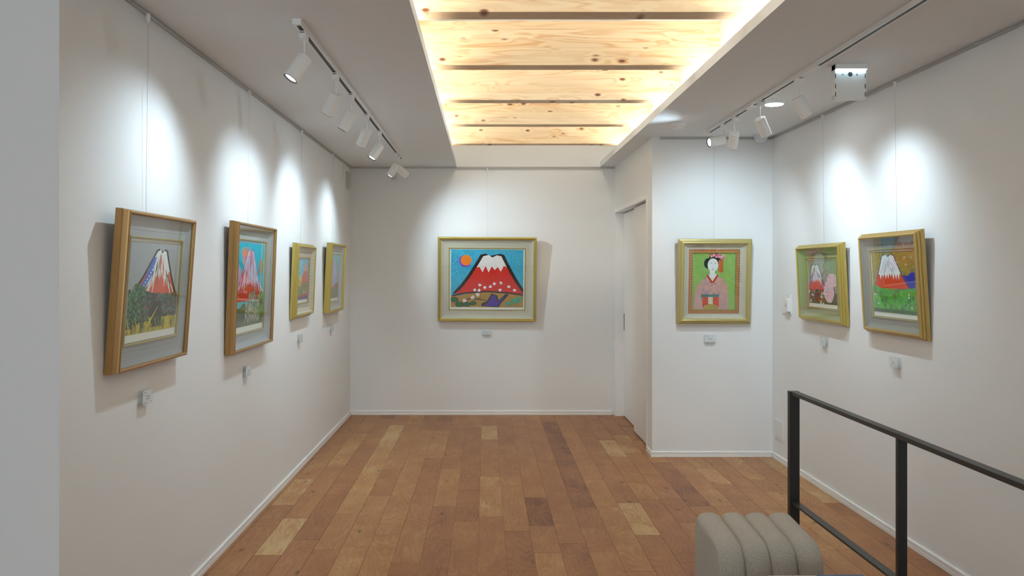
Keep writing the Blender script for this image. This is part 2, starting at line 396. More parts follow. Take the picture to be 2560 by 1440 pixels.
for x, lb in ((OL-.075, 'warm glowing light strip in the cove along the opening edge by the first picture wall'), (OR+.07, 'warm glowing light strip in the cove along the opening edge by the sliding door')):
    o = bxo('led_strip', LED, None, x-.006, x+.006, 1.5, 7.28, ZC+.0305, ZC+.0365)
    tag(o, lb, 'light strip', 'cove light strips')

UPL = emis('upper_lamp_diffuser', (1, .89, .74), 40)
for y, lb in ((2.7, 'round warm upper floor lamp above the nearest beams'), (4.6, 'round warm upper floor lamp above the middle beam'), (6.5, 'round warm upper floor lamp above the farthest beams')):
    t = empty('upper_ceiling_lamp', (.41, y, TOP)); tag(t, lb, 'ceiling light', 'upper floor ceiling lamps')
    bm = bmesh.new(); lathe(bm, [(0, 0), (.19, 0), (.19, -.03), (.178, -.032)], 40); obj('housing', bm, WHITE, t, smooth=True, angle=35)
    bm = bmesh.new(); lathe(bm, [(.178, -.031), (.10, -.045), (0, -.05)], 40); obj('diffuser', bm, UPL, t, smooth=True)

# ------------------------------------------------------------------ picture rails and wires
def rail(name, a, b_, n_, label):
    """a,b ends on the wall line, n_ wall normal"""
    a, b_, n_ = Vector((*a, 0)), Vector((*b_, 0)), Vector((*n_, 0)); bm = bmesh.new()
    prof = [(0, ZC), (.014, ZC), (.014, ZC-.006), (.010, ZC-.007), (.010, ZC-.011), (.014, ZC-.012), (.014, ZC-.018), (0, ZC-.018)]
    R = [[bm.verts.new(p + n_*q + Vector((0, 0, h))) for q, h in prof] for p in (a, b_)]
    m_ = len(prof)
    for i in range(m_):
        j = (i+1) % m_; bm.faces.new((R[0][i], R[0][j], R[1][j], R[1][i]))
    bm.faces.new(R[0]); bm.faces.new(R[1][::-1]); bmesh.ops.recalc_face_normals(bm, faces=bm.faces[:])
    return tag(obj(name, bm, ALU), label, 'picture rail')
rail('picture_rail', (XL, YL), (XL, D), (1, 0), 'long grey aluminium picture rail over the wall with four pictures')
rail('picture_rail', (XL, D), (XD-.008, D), (0, -1), 'grey aluminium picture rail along the top of the end wall')
rail('picture_rail', (1.307, DB), (XR-.02, DB), (0, -1), 'short grey picture rail above the portrait on the jutting wall')
rail('picture_rail', (XR, YB+.1), (XR, DB), (-1, 0), 'long grey aluminium picture rail over the wall with two pictures by the railing')

def hanger(pos, n_, ztop, label):
    """wire from the rail down behind a picture"""
    n_ = Vector((*n_, 0)); p = Vector((*pos, 0))
    t = empty('picture_wire', p + n_*.0 + Vector((0, 0, ZC-.018)))
    bm = bmesh.new(); q = n_*.020
    lathe(bm, [(0, .002), (.0075, .002), (.008, -.004), (.008, -.020), (.0045, -.026), (.0035, -.036), (0, -.036)], 16, off=(q.x, q.y, 0))
    obj('rail_hook', bm, WHITE, t, smooth=True, angle=50)
    bm = bmesh.new(); e = n_*.010
    tube(bm, (q.x, q.y, -.034), (e.x, e.y, ztop-.05-(ZC-.018)), .0007, 6)
    obj('wire', bm, WIRE, t)
    tag(t, label, 'picture wire', 'picture hanging wires')

# ------------------------------------------------------------------ framed pictures
def ring_sweep(bm, w_, h_, prof):
    """mitred moulding: prof of (inset, height) from the outside in; x width, z height, -y out of the wall"""
    rings = []
    for d, t in prof:
        rings.append([bm.verts.new((x, -t, z)) for x, z in ((-w_/2+d, d), (w_/2-d, d), (w_/2-d, h_-d), (-w_/2+d, h_-d))])
    for a, b_ in zip(rings, rings[1:]):
        for i in range(4):
            j = (i+1) % 4; bm.faces.new((a[i], a[j], b_[j], b_[i]))
PROF = {
 'round': [(0,0),(0,.021),(.0015,.0235),(.0035,.026),(.004,.034),(.0045,.042),(.006,.047),(.009,.050),(.013,.0505),(.016,.049),(.018,.045),(.0185,.041),(.0185,.033)],
 'step': [(0,0),(0,.016),(.003,.018),(.008,.019),(.008,.027),(.010,.030),(.015,.031),(.015,.038),(.018,.0425),(.022,.044),(.025,.043),(.026,.040),(.029,.040),(.030,.033)],
 'flat': [(0,0),(0,.046),(.0015,.048),(.009,.049),(.013,.0515),(.017,.049),(.018,.044),(.022,.043),(.0225,.033)],
 'lip': [(0,0),(0,.034),(.003,.038),(.0035,.047),(.006,.0515),(.010,.053),(.014,.0515),(.0165,.047),(.018,.0455),(.021,.0475),(.024,.046),(.0265,.042),(.0285,.040),(.0285,.033)],
 'wide': [(0,0),(0,.030),(.004,.034),(.010,.037),(.014,.043),(.020,.047),(.024,.0515),(.029,.053),(.033,.050),(.035,.046),(.038,.0455),(.040,.041),(.040,.033)],
}
class Art:
    """flat shapes of ink on paper in 0..1 x 0..1, later ones over earlier ones"""
    def __init__(s, asp, seed): s.p = []; s.a = asp; s.r = random.Random(seed)
    def poly(s, pts, col, v=.0): s.p.append((pts, rgb(col), v))
    def rect(s, x0, y0, x1, y1, col, v=0): s.poly([(x0,y0),(x1,y0),(x1,y1),(x0,y1)], col, v)
    def disc(s, x, y, r, col, v=0, j=0, n=26, sy=1):
        s.poly([(x+r*(1+s.r.uniform(-j, j))*math.cos(6.2832*i/n), y+sy*s.a*r*(1+s.r.uniform(-j, j))*math.sin(6.2832*i/n)) for i in range(n)], col, v)
    def stroke(s, pts, wd, col, v=0, taper=True):
        n_ = len(pts); L = []; R_ = []
        for i, (x, y) in enumerate(pts):
            x0, y0 = pts[max(0, i-1)]; x1, y1 = pts[min(n_-1, i+1)]
            dx, dy = (x1-x0), (y1-y0)/s.a; m_ = math.hypot(dx, dy) or 1
            t = i/(n_-1); ww = wd*(.25+.75*math.sin(math.pi*min(1, max(0, t))) if taper else 1)/2
            nx, ny = -dy/m_*ww, dx/m_*ww*s.a
            L.append((x+nx, y+ny)); R_.append((x-nx, y-ny))
        s.poly(L+R_[::-1], col, v)
    def flower(s, x, y, r, col, core):
        for k in range(5):
            a = 6.2832*k/5+s.r.random(); s.disc(x+r*.55*math.cos(a), y+s.a*r*.55*math.sin(a), r*.52, col, n=9)
        s.disc(x, y, r*.22, core, n=6)
    def leafy(s, x, y, r, col, edge, n_=5):
        for k in range(n_):
            a = s.r.uniform(0, 6.28); l_ = r*s.r.uniform(.7, 1.2); ex, ey = x+l_*math.cos(a), y+s.a*l_*math.sin(a)
            s.stroke([(x, y), ((x+ex)/2, (y+ey)/2), (ex, ey)], r*.62, edge); s.stroke([(x, y), ((x+ex)/2, (y+ey)/2), (ex, ey)], r*.38, col)
    def clump(s, x0, y0, x1, y1, n_, r, cols, edge):
        pts = [(s.r.uniform(x0, x1), s.r.uniform(y0, y1)) for _ in range(n_)]; pts.sort(key=lambda p: -p[1])
        for x, y in pts:
            s.disc(x, y, r*1.18, edge, j=.08, n=12); s.disc(x, y, r, s.r.choice(cols), .5, j=.1, n=12)
    def mountain(s, xl, xr, yb, xt, wt, yt, body, cap, edge, ew=.03, capd=.35, v=.3, teeth=9, peak=.02):
        def side(x0, x1, n_=8):     # concave flank from base to crater rim
            return [(x0+(x1-x0)*(t/n_)**.86, yb+(yt-yb)*(t/n_)**1.12) for t in range(n_+1)]
        Lf = side(xl, xt-wt); Rt = side(xr, xt+wt)
        rim = [(xt-wt*.4, yt+peak), (xt, yt-peak), (xt+wt*.5, yt+peak*.8)]
        out = Lf + rim + Rt[::-1]
        cx, cy = xt, (yb+yt)/2
        s.poly([(x+(ew if x > cx else -ew), y+(ew*s.a*.6 if y > yb+.02 else -.0)) for x, y in out], edge)
        s.poly(out, body, v)
        # snow cap with a toothed lower hem
        yc = yt-(yt-yb)*capd
        def xat(S_, y):
            for (xa, ya), (xb, yb_) in zip(S_, S_[1:]):
                if ya <= y <= yb_: return xa+(xb-xa)*(y-ya)/(yb_-ya)
            return S_[-1][0]
        l0 = xat(Lf, yc); r0 = xat(Rt, yc); hem = []
        for i in range(teeth*2+1):
            t = i/(teeth*2); hem.append((l0+(r0-l0)*t, yc + (s.r.uniform(.0, .03) if i % 2 else -s.r.uniform(.03, .09))*(.6 if i in (0, teeth*2) else 1)))
        hem[0] = (l0, yc); hem[-1] = (r0, yc)
        up_l = [p for p in Lf if p[1] > yc]; up_r = [p for p in Rt if p[1] > yc]
        s.poly(hem[::-1] + up_l + rim + up_r[::-1], cap, .12)
    def build(s, x0, x1, z0, z1, y, parent):
        bm = bmesh.new(); lay = bm.loops.layers.float_color.new('ink')
        step = .0022/max(1, len(s.p))
        for i, (pts, c, v) in enumerate(s.p):
            P = []
            for px_, pz in pts:
                q = (min(1, max(0, px_)), min(1, max(0, pz)))
                if not P or abs(P[-1][0]-q[0])+abs(P[-1][1]-q[1]) > 1e-5: P.append(q)
            if len(P) > 1 and abs(P[-1][0]-P[0][0])+abs(P[-1][1]-P[0][1]) < 1e-5: P.pop()
            if len(P) < 3: continue
            ar = sum(P[k][0]*P[(k+1) % len(P)][1]-P[(k+1) % len(P)][0]*P[k][1] for k in range(len(P)))
            if abs(ar) < 1e-6: continue
            if ar < 0: P = P[::-1]
            vs = [bm.verts.new((x0+(x1-x0)*a, y-step*(i+1), z0+(z1-z0)*b_)) for a, b_ in P]
            f = bm.faces.new(vs)
            for lp in f.loops: lp[lay] = (*c, v)
        return obj('artwork', bm, INK, parent)

def picture(name, wallid, c, ztop, w_, h_, off, style, fm, mm, margins, img, art, label, bead=None, deep=.014, band=None, bw=.010):
    """c: centre along the wall; ztop: top edge above the lens; off: how far the top leans out; margins: (side, top) to the bead"""
    th = math.asin(off/h_)
    if wallid == 'L': loc = (XL+.002, c, 0); rz = math.pi/2
    elif wallid == 'R': loc = (XR-.002, c, 0); rz = -math.pi/2
    elif wallid == 'F': loc = (c, D-.002, 0); rz = 0
    else: loc = (c, DB-.002, 0); rz = 0
    zb = EYE+ztop-h_*math.cos(th)
    t = empty(name, (loc[0], loc[1], zb), (th, 0, rz))
    tag(t, label, 'picture', 'framed pictures')
    pr = PROF[style]; gi = pr[-1][0]
    bm = bmesh.new(); ring_sweep(bm, w_, h_, pr); obj('frame', bm, fm, t)
    bm = bmesh.new(); box(bm, -w_/2+.002, w_/2-.002, -.006, -.0005, .002, h_-.002); obj('backing_board', bm, BACKING, t)
    bm = bmesh.new(); box(bm, -w_/2+gi-.001, w_/2-gi+.001, -.0395, -.0375, gi-.001, h_-gi+.001); obj('glass_pane', bm, GLASS, t)
    mx_, mt = margins; q_ = bw/.014
    # mat: slopes back from the moulding to the bead (sides and top have their own width)
    def rect_ring(bm, a, ya, b_, yb):
        A = [bm.verts.new((x, -ya, z)) for x, z in a]; B = [bm.verts.new((x, -yb, z)) for x, z in b_]
        for i in range(4):
            j = (i+1) % 4; bm.faces.new((A[i], A[j], B[j], B[i]))
    def rc(dx, dz): return [(-w_/2+dx, dz), (w_/2-dx, dz), (w_/2-dx, h_-dz), (-w_/2+dx, h_-dz)]
    bm = bmesh.new(); sx_, sz_ = mx_-.022, mt-.022
    if sx_ < gi+.01: sx_ = gi+.01
    N = 5
    for i in range(N):
        f0, f1 = i/N, (i+1)/N
        y0 = .0345-(.0345-deep)*(1-(1-f0)**2); y1 = .0345-(.0345-deep)*(1-(1-f1)**2)
        rect_ring(bm, rc(gi-.001+(sx_-gi)*f0, gi-.001+(sz_-gi)*f0), y0, rc(gi-.001+(sx_-gi)*f1, gi-.001+(sz_-gi)*f1), y1)
    rect_ring(bm, rc(sx_-.001, sz_-.001), deep, rc(sx_, sz_), deep-.0015)
    rect_ring(bm, rc(sx_, sz_), deep-.0015, rc(sx_+.0012, sz_+.0012), deep)
    rect_ring(bm, rc(sx_+.0012, sz_+.0012), deep, rc(mx_, mt), deep)
    obj('mat_board', bm, mm, t, smooth=True, angle=25)
    if band:
        bm = bmesh.new(); rect_ring(bm, rc(mx_-band[0], mt-band[0]), deep+.001, rc(mx_, mt), deep+.001); rect_ring(bm, rc(mx_-band[0]-.0005, mt-band[0]-.0005), deep, rc(mx_-band[0], mt-band[0]), deep+.001)
        obj('patterned_border', bm, band[1], t)
    bm = bmesh.new()
    for (a, ya), (b_, yb) in zip([(0, deep), (0, deep+.003), (.002, deep+.0045), (.007, deep+.0045), (.009, deep+.002), (.011, deep+.002), (bw, deep-.004)],
                                 [(0, deep+.003), (.002, deep+.0045), (.007, deep+.0045), (.009, deep+.002), (.011, deep+.002), (bw, deep-.004), (bw, deep-.0055)]):
        rect_ring(bm, rc(mx_+a*q_, mt+a*q_), ya, rc(mx_+b_*q_, mt+b_*q_), yb)
    obj('inner_bead', bm, bead or fm, t)
    ox, oz = mx_+bw-.001, mt+bw-.001
    bm = bmesh.new(); box(bm, -w_/2+ox, w_/2-ox, -(deep-.0055), -.0062, oz, h_-oz); pp = obj('paper', bm, PAPER, t)
    il, ib, ir, it = img     # white margins left, bottom, right, top
    art.build(-w_/2+ox+il, w_/2-ox-ir, oz+ib, h_-oz-it, -(deep-.0055)-.0001, t)
    return t

# --- plain mountain and figure compositions standing in for the prints
def art_far():
    A = Art(1.2, 1); A.rect(0, 0, 1, 1, '3ab4dd', .6)
    for _ in range(70):
        x, y = A.r.random(), A.r.uniform(.3, 1); a = A.r.uniform(0, 6.28); l_ = .06
        A.stroke([(x, y), (x+l_*math.cos(a)*.5, y+l_*math.sin(a)), (x+l_*math.cos(a+1), y+l_*math.sin(a+1))], .008, A.r.choice(('1c7f9f', '39b6e8', '3fa9a0', '1d86cf')))
    A.disc(.195, .80, .088, '8a50c0'); A.disc(.21, .815, .076, 'ff8a1c', .15)
    A.mountain(.06, 1.02, .235, .57, .125, .885, 'd9231f', 'f4eef0', '17151a', .038, .30, .12, 5, .022)
    A.poly([(0, 0), (1, 0), (1, .20), (.86, .235), (.6, .262), (.3, .25), (.1, .2), (0, .205)], 'b28a3c', .3)
    A.stroke([(.02, .20), (.2, .245), (.5, .275), (.8, .25), (1, .215)], .022, '17151a', taper=False)
    for x, y in ((.33, .30), (.40, .385), (.47, .345), (.545, .36), (.60, .41), (.69, .425), (.68, .30), (.80, .36), (.88, .30), (.39, .295)): A.flower(x, y, .021, 'fbfafa', 'b9c4d6')
    A.stroke([(.12, .08), (.26, .15), (.40, .14), (.55, .10)], .014, '17151a'); A.stroke([(.40, .14), (.42, .24)], .010, '17151a')
    for x, y in ((.19, .115), (.30, .17), (.37, .22)): A.flower(x, y, .027, 'f3dfe6', 'c98aa0')
    for x, y, r in ((.05, .13, .05), (.12, .05, .05), (.22, .05, .045), (.31, .07, .04)): A.disc(x, y, r*1.15, '17201a', j=.1, n=14, sy=.7); A.disc(x, y, r, '2c6a35', .5, j=.1, n=14, sy=.7)
    A.poly([(.42, .02), (.66, .0), (.70, .08), (.80, .22), (.76, .235), (.66, .12), (.64, .21), (.56, .24), (.53, .17), (.50, .1), (.43, .07)], '17151a')
    A.poly([(.44, .03), (.64, .01), (.68, .09), (.77, .215), (.65, .10), (.62, .20), (.57, .22), (.55, .15), (.5, .07)], '4c2f9c', .6)
    for x, y in ((.80, .09), (.88, .15), (.95, .18), (.91, .12)):
        for a in (-.4, -1.2, -2.0, -2.7):
            ex, ey = x+.065*math.cos(a), y+.075*math.sin(a); A.stroke([(x, y), ((x+ex)/2, (y+ey)/2), (ex, ey)], .028, '173a30'); A.stroke([(x, y), ((x+ex)/2, (y+ey)/2), (ex, ey)], .017, '4fc39c')
    return A
def art_forest():
    A = Art(1.05, 2); A.rect(0, 0, 1, 1, 'a9b0b6', .1)
    A.mountain(.0, .99, .36, .62, .09, .90, 'e2562f', 'f4f4f2', '16161a', .026, .44, .2, 10)
    A.poly([(.08, .40), (.30, .58), (.46, .83), (.52, .84), (.44, .62), (.36, .5), (.30, .38)], '2f6bd6', .4)
    for k in range(46):
        x = A.r.uniform(.32, .88); y1 = .88-abs(x-.60)*1.25; y0 = y1-A.r.uniform(.12, .34); y0 = max(y0, .36); sl = (x-.60)*.5
        A.stroke([(x-sl*.4, y1), (x, (y0+y1)/2), (x+sl*.5, y0)], A.r.uniform(.010, .026), A.r.choice(('f4f4f2', '16161a', 'e2562f', 'f4f4f2')))
    for k in range(7): A.disc(.30+.03*k, .52+.035*k, .012, 'f4f4f2', n=8)
    A.rect(0, 0, 1, .17, 'd7c21d', .3); A.poly([(0, .15), (1, .15), (1, .40), (.7, .41), (.45, .44), (.2, .50), (0, .38)], '26362c', .6)
    for x0_, y0_, hh in ((.05, .06, .42), (.17, .10, .44), (.27, .12, .40), (.38, .12, .30), (.62, .2, .22), (.76, .16, .26), (.9, .18, .24)):
        A.poly([(x0_-.07, y0_), (x0_-.075, y0_+hh*.6), (x0_-.03, y0_+hh), (x0_+.02, y0_+hh*1.02), (x0_+.07, y0_+hh*.65), (x0_+.07, y0_)], '14201a')
        for k in range(95):
            x, y = x0_+A.r.uniform(-.06, .06), y0_+hh*A.r.uniform(.02, .95); d = A.r.choice((-1, 1))
            A.stroke([(x, y), (x+.012*d, y+.02), (x+.03*d, y+.026)], .019, A.r.choice(('2f7a3b', '3d8f4a', '55a04e', '2b5f52') if x0_ < .3 else ('2b5f52', '4f7f72', '35604f', '8a4038')))
    A.poly([(.46, .05), (.70, .05), (.66, .34), (.50, .34)], '191b16'); 
    for k in range(60):
        x = A.r.uniform(.0, 1); A.stroke([(x, 0), (x+A.r.uniform(-.03, .03), .08), (x+A.r.uniform(-.07, .07), .17)], .012, A.r.choice(('e6d322', 'a9b52a', '2b5a28', '191b16')))
    A.stroke([(.36, 0), (.47, .14), (.60, .28)], .02, 'e6d322'); A.stroke([(.28, .42), (.29, .2), (.33, .06)], .014, '191b16')
    return A
def art_pink():
    A = Art(1.2, 3); A.rect(0, 0, 1, 1, '35c0d6', .35)
    A.poly([(0, .62), (.0, .30), (.3, .42), (.16, .66), (.05, .78), (0, .8)], 'b9b4d8', .3)
    A.disc(.87, .72, .085, 'b98a45', .2); A.disc(.30, .83, .085, 'e79a8f', .1)
    A.mountain(-.05, 1.02, .30, .50, .10, .90, 'd93420', 'ead6e6', 'b0305a', .010, .62, .2, 12)
    for k in range(90):
        t = A.r.random(); x = A.r.uniform(.12, .93); y1 = min(.90, .97-abs(x-.50)*1.15); y0 = y1-A.r.uniform(.1, .42)
        if y0 < .40: y0 = .40
        sl = (x-.50)*.35
        A.stroke([(x-sl*.5, y1), (x, (y0+y1)/2), (x+sl*.6, y0)], A.r.uniform(.008, .02), A.r.choice(('f3ecf4', 'f3ecf4', 'c0507f', 'cfc0ec', 'd93420', 'e9b8c8')))
    A.poly([(0, .0), (1, 0), (1, .38), (.8, .30), (.55, .22), (.3, .28), (.12, .2), (0, .24)], '4b6a35', .6)
    A.clump(.0, .02, .45, .2, 26, .045, ('4b6a35', '5c7c3e', '3c5560'), '3a5030')
    for k in range(520):
        x = A.r.uniform(.36, .86); top = .40-abs(x-.62)**2*2.6+.03*math.sin(x*40); y = A.r.uniform(.03, max(.05, top))
        A.stroke([(x, y), (x+A.r.uniform(-.012, .012), y+.02), (x+A.r.uniform(-.01, .01), y+.045)], .013, A.r.choice(('c9cdbf', 'b4b8a4', 'e4e4dc', '9aa08a', '7d8270')))
    A.clump(.86, .12, 1.0, .36, 16, .035, ('4d9a3a', '6aae45'), '3f6f38')
    return A
def art_village():
    A = Art(1.2, 4); A.rect(0, 0, 1, 1, '6fc4dc', .5)
    for k in range(30): x, y = A.r.random(), A.r.uniform(.6, 1); A.stroke([(x, y), (x+.05, y+.02), (x+.1, y)], .014, A.r.choice(('e8f3f5', '3aa3c9')))
    A.mountain(.42, 1.05, .38, .76, .06, .90, 'd8523a', 'efa79a', 'c0402f', .008, .35, .2, 7)
    A.poly([(0, .30), (.6, .30), (.5, .48), (.36, .62), (.24, .52), (.12, .66), (0, .70)], 'e2c22c', .5)
    for k in range(14): x = A.r.uniform(.02, .5); A.stroke([(x, .62-x*.3), (x+.01, .45), (x-.02, .33)], .012, A.r.choice(('3b4a7c', 'f5e68a', '6a5a2a')))
    A.poly([(0, .10), (1, .1), (1, .40), (.7, .42), (.4, .34), (0, .34)], '8c8a44', .6)
    A.clump(.4, .22, 1.0, .42, 34, .03, ('8c8a44', '6f7a3c', 'b08a58'), '54502c'); A.clump(.0, .12, .6, .28, 26, .035, ('6fa04c', '8bb65a'), '3f5a30')
    A.clump(.6, .12, 1.0, .2, 14, .03, ('e0a99a', 'd9c09a'), '9a6a5a')
    A.rect(0, 0, 1, .10, '5b4a94', .5); A.poly([(0, .08), (.5, .12), (1, .15), (1, .1), (.4, .06), (0, .05)], 'b8403c', .3)
    return A
def art_lilac():
    A = Art(1.2, 5); A.rect(0, 0, 1, 1, '6cc2c6', .35)
    A.mountain(-.02, 1.0, .26, .58, .10, .93, 'b8b2dc', 'cfc8e8', '5b4f9a', .012, .6, .3, 9)
    for k in range(90):
        x = A.r.uniform(.18, .92); y1 = min(.92, 1.0-abs(x-.58)*1.2); y0 = max(.30, y1-A.r.uniform(.08, .3)); sl = (x-.58)*.3
        A.stroke([(x-sl*.4, y1), (x, (y0+y1)/2), (x+sl*.6, y0)], .013, A.r.choice(('8c84c8', 'e4dff2', 'b8b2dc', '6f6ab8')))
    A.poly([(0, 0), (1, 0), (1, .30), (.8, .36), (.5, .28), (.25, .24), (0, .3)], '7c8468', .4); A.poly([(.3, .24), (.6, .3), (.9, .36), (1, .3), (1, .25), (.6, .2)], 'b0685c', .3)
    return A
def art_blossom():
    A = Art(1.3, 6); A.rect(0, 0, 1, 1, '9fa695', .45)
    for k in range(40): x, y = A.r.random(), A.r.uniform(.5, 1); A.stroke([(x, y), (x+.04, y+.03), (x+.02, y+.06)], .008, A.r.choice(('b9c0b0', '868e80')))
    A.mountain(-.02, .66, .28, .26, .11, .88, 'e04a30', 'eef2f8', '27306a', .014, .55, .2, 9)
    for k in range(46):
        x = A.r.uniform(.06, .52); y1 = .88-abs(x-.26)*1.3; y0 = max(.32, y1-A.r.uniform(.1, .34)); sl = (x-.26)*.5
        A.stroke([(x-sl*.4, y1), (x, (y0+y1)/2), (x+sl*.6, y0)], A.r.uniform(.01, .024), A.r.choice(('35479a', 'eef2f8', 'eef2f8', 'e04a30', '7f8cc0')))
    A.rect(0, 0, 1, .26, '4f5a3a', .5); A.clump(.0, .0, .55, .30, 60, .026, ('c8402c', '5f6a34', 'f0eee8', '8a4a30', '2d3550'), '332a24')
    A.stroke([(.93, .05), (.90, .3), (.86, .55)], .03, '3d3a38')
    A.disc(.71, .28, .17, 'f3d5df', n=30, j=.05, sy=1.1); A.disc(.84, .54, .17, 'f3d5df', n=30, j=.05, sy=.7)
    for k in range(260):
        a, q = A.r.uniform(0, 6.28), A.r.random()**.5
        x, y = (.71+.16*q*math.cos(a), .28+.235*q*math.sin(a)) if k % 2 else (.84+.16*q*math.cos(a), .54+.15*q*math.sin(a))
        A.stroke([(x, y), (x+.008, y+.006), (x+.018, y+.004)], .010, A.r.choice(('c2608c', 'd98aa8', 'fdf4f7')))
    return A
def art_green():
    A = Art(1.2, 7); A.rect(0, 0, 1, 1, 'a58f3e', .7)
    for k in range(80): x, y = A.r.uniform(.4, 1), A.r.uniform(.55, 1); A.stroke([(x, y), (x+.03, y+.02), (x+.06, y)], .010, A.r.choice(('c98a3a', 'd09a4a', 'b7a050', '9aa048')))
    A.poly([(.60, .40), (1, .36), (1, .66), (.9, .66), (.82, .60), (.74, .62), (.66, .54)], '2b35b8', .4)
    A.mountain(.02, .86, .40, .40, .13, .93, 'e4401f', 'f2f5fa', '2c3a8c', .012, .58, .15, 9)
    for k in range(16):
        x = .31+k*.012; g_ = (x-.4); y0_ = A.r.uniform(.68, .84); A.stroke([(x, y0_+.08), (x+g_*.7, y0_), (x+g_*1.2, y0_-.07)], .008, A.r.choice(('3a4fa8', 'c5d0ea', '5b6cb8')))
    A.poly([(0, 0), (1, 0), (1, .42), (.8, .40), (.5, .37), (.2, .40), (0, .46)], '3fae3a', .4)
    for k in range(60):
        x, y = A.r.random(), A.r.uniform(.02, .38); r = A.r.uniform(.03, .065)
        A.disc(x, y, r, A.r.choice(('3fae3a', '54c24a', '2f8f34')), .4, j=.1, n=16)
        A.stroke([(x-r, y), (x-r*.5, y+r), (x+r*.3, y+r*1.1), (x+r, y+r*.2)], .007, A.r.choice(('b09a3a', '2a6f34', 'b09a3a', '7a3a60')))
    for k in range(9): x, y = A.r.random(), A.r.uniform(.1, .42); A.disc(x, y, .016, A.r.choice(('f2f2f2', 'c0392b', '3a4fb8')), n=8)
    A.rect(0, 0, 1, .06, '2f6a3a', .6)
    return A
def art_portrait():
    A = Art(.78, 8); A.rect(0, 0, 1, 1, '93bd63', .2)
    A.poly([(.02, .0), (.02, .18), (.10, .42), (.28, .56), (.40, .61), (.55, .61), (.72, .55), (.82, .42), (.84, .2), (.86, .0)], 'cf9f96', .3)
    for k in range(150):
        x, y = A.r.uniform(.05, .83), A.r.uniform(.02, .56)
        if y > .54-max(0, abs(x-.46)-.12)*.75 or abs(x-.45) > .37-y*.25: continue
        A.disc(x, y, A.r.uniform(.010, .026), A.r.choice(('e0a08c', '9a9cc4', 'c98f98', 'd8b4ac', '8f8fb4')), .2, j=.25, n=9)
    A.poly([(.34, .60), (.46, .46), (.60, .60), (.55, .63), (.40, .63)], 'f0e6e0'); A.poly([(.32, .61), (.36, .62), (.47, .49), (.45, .46)], 'c43a28'); A.poly([(.61, .61), (.57, .62), (.46, .49), (.48, .46)], 'c43a28')
    A.poly([(.40, .56), (.52, .56), (.52, .70), (.40, .70)], 'eef0f2')
    A.disc(.36, .82, .10, '1b1c20', n=22, sy=1.2); A.disc(.52, .92, .14, '1b1c20', n=22, sy=.7); A.disc(.62, .84, .07, '1b1c20', n=18, sy=1.3)
    A.disc(.47, .79, .125, 'f1f3f5', n=30, sy=1.22)
    A.stroke([(.40, .82), (.43, .825), (.455, .818)], .012, '8d8f94'); A.stroke([(.50, .818), (.53, .825), (.56, .82)], .012, '8d8f94')
    A.stroke([(.44, .71), (.47, .716), (.50, .71)], .018, 'd98a86'); A.stroke([(.475, .80), (.468, .765), (.48, .755)], .006, 'c9ccd0')
    for k in range(22): A.disc(.40+.32*A.r.random(), .93+.05*A.r.random(), .022, A.r.choice(('e08aa4', 'f2c3d0', 'd4607c')), n=9)
    for k in range(18): A.disc(.62+.11*A.r.random(), .90+.04*A.r.random(), .022, A.r.choice(('e08aa4', 'f2c3d0', 'd4607c')), n=9)
    A.rect(.60, .66, .71, .88, 'd06a34', .7)
    A.rect(.20, .21, .62, .27, '4f7d78', .6); A.poly([(.24, .04), (.62, .04), (.62, .22), (.24, .22)], 'd6482a', .15); A.rect(.37, .04, .48, .22, 'e6dcc0', .7)
    A.poly([(.26, 0), (.60, 0), (.58, .07), (.42, .10), (.28, .07)], 'b6a250', .6)
    A.poly([(.02, 0), (.26, 0), (.22, .12), (.14, .3), (.07, .3)], 'd0a9a4', .3); A.poly([(.62, 0), (.86, 0), (.82, .3), (.70, .28)], 'c79c98', .3)
    return A

def band_mat():
    m = bpy.data.materials.new('red_gold_brocade_band'); m.use_nodes = True; n = m.node_tree.nodes; l = m.node_tree.links; b = n['Principled BSDF']
    tc = n.new('ShaderNodeTexCoord'); mp = n.new('ShaderNodeMapping'); mp.inputs['Scale'].default_value = (72, 72, 72); mp.inputs['Rotation'].default_value = (0, math.pi/4, 0)
    l.new(tc.outputs['Object'], mp.inputs[0])
    sx = n.new('ShaderNodeSeparateXYZ'); l.new(mp.outputs[0], sx.inputs[0]); cb = n.new('ShaderNodeCombineXYZ'); l.new(sx.outputs[0], cb.inputs[0]); l.new(sx.outputs[2], cb.inputs[1]); cb.inputs[2].default_value = .25
    ch = n.new('ShaderNodeTexChecker'); ch.inputs['Scale'].default_value = 1; ch.inputs[1].default_value = (.42, .09, .035, 1); ch.inputs[2].default_value = (.55, .26, .08, 1)
    l.new(cb.outputs[0], ch.inputs['Vector']); l.new(ch.outputs['Color'], b.inputs['Base Color']); b.inputs['Roughness'].default_value = .6
    return m
def dot_mat():
    m = bpy.data.materials.new('cream_dotted_cloth_mat'); m.use_nodes = True; n = m.node_tree.nodes; l = m.node_tree.links; b = n['Principled BSDF']
    tc = n.new('ShaderNodeTexCoord'); mp = n.new('ShaderNodeMapping'); mp.inputs['Scale'].default_value = (110, 0, 42); l.new(tc.outputs['Object'], mp.inputs[0])
    vo = n.new('ShaderNodeTexVoronoi'); vo.inputs['Scale'].default_value = 1; vo.inputs['Randomness'].default_value = 0; l.new(mp.outputs[0], vo.inputs['Vector'])
    r = n.new('ShaderNodeValToRGB'); e = r.color_ramp.elements; e[0].position = .24; e[0].color = (.47, .35, .22, 1); e[1].position = .34; e[1].color = (.68, .61, .47, 1)
    l.new(vo.outputs['Distance'], r.inputs[0]); l.new(r.outputs[0], b.inputs['Base Color']); b.inputs['Roughness'].default_value = .7
    return m
K = F/1422.0
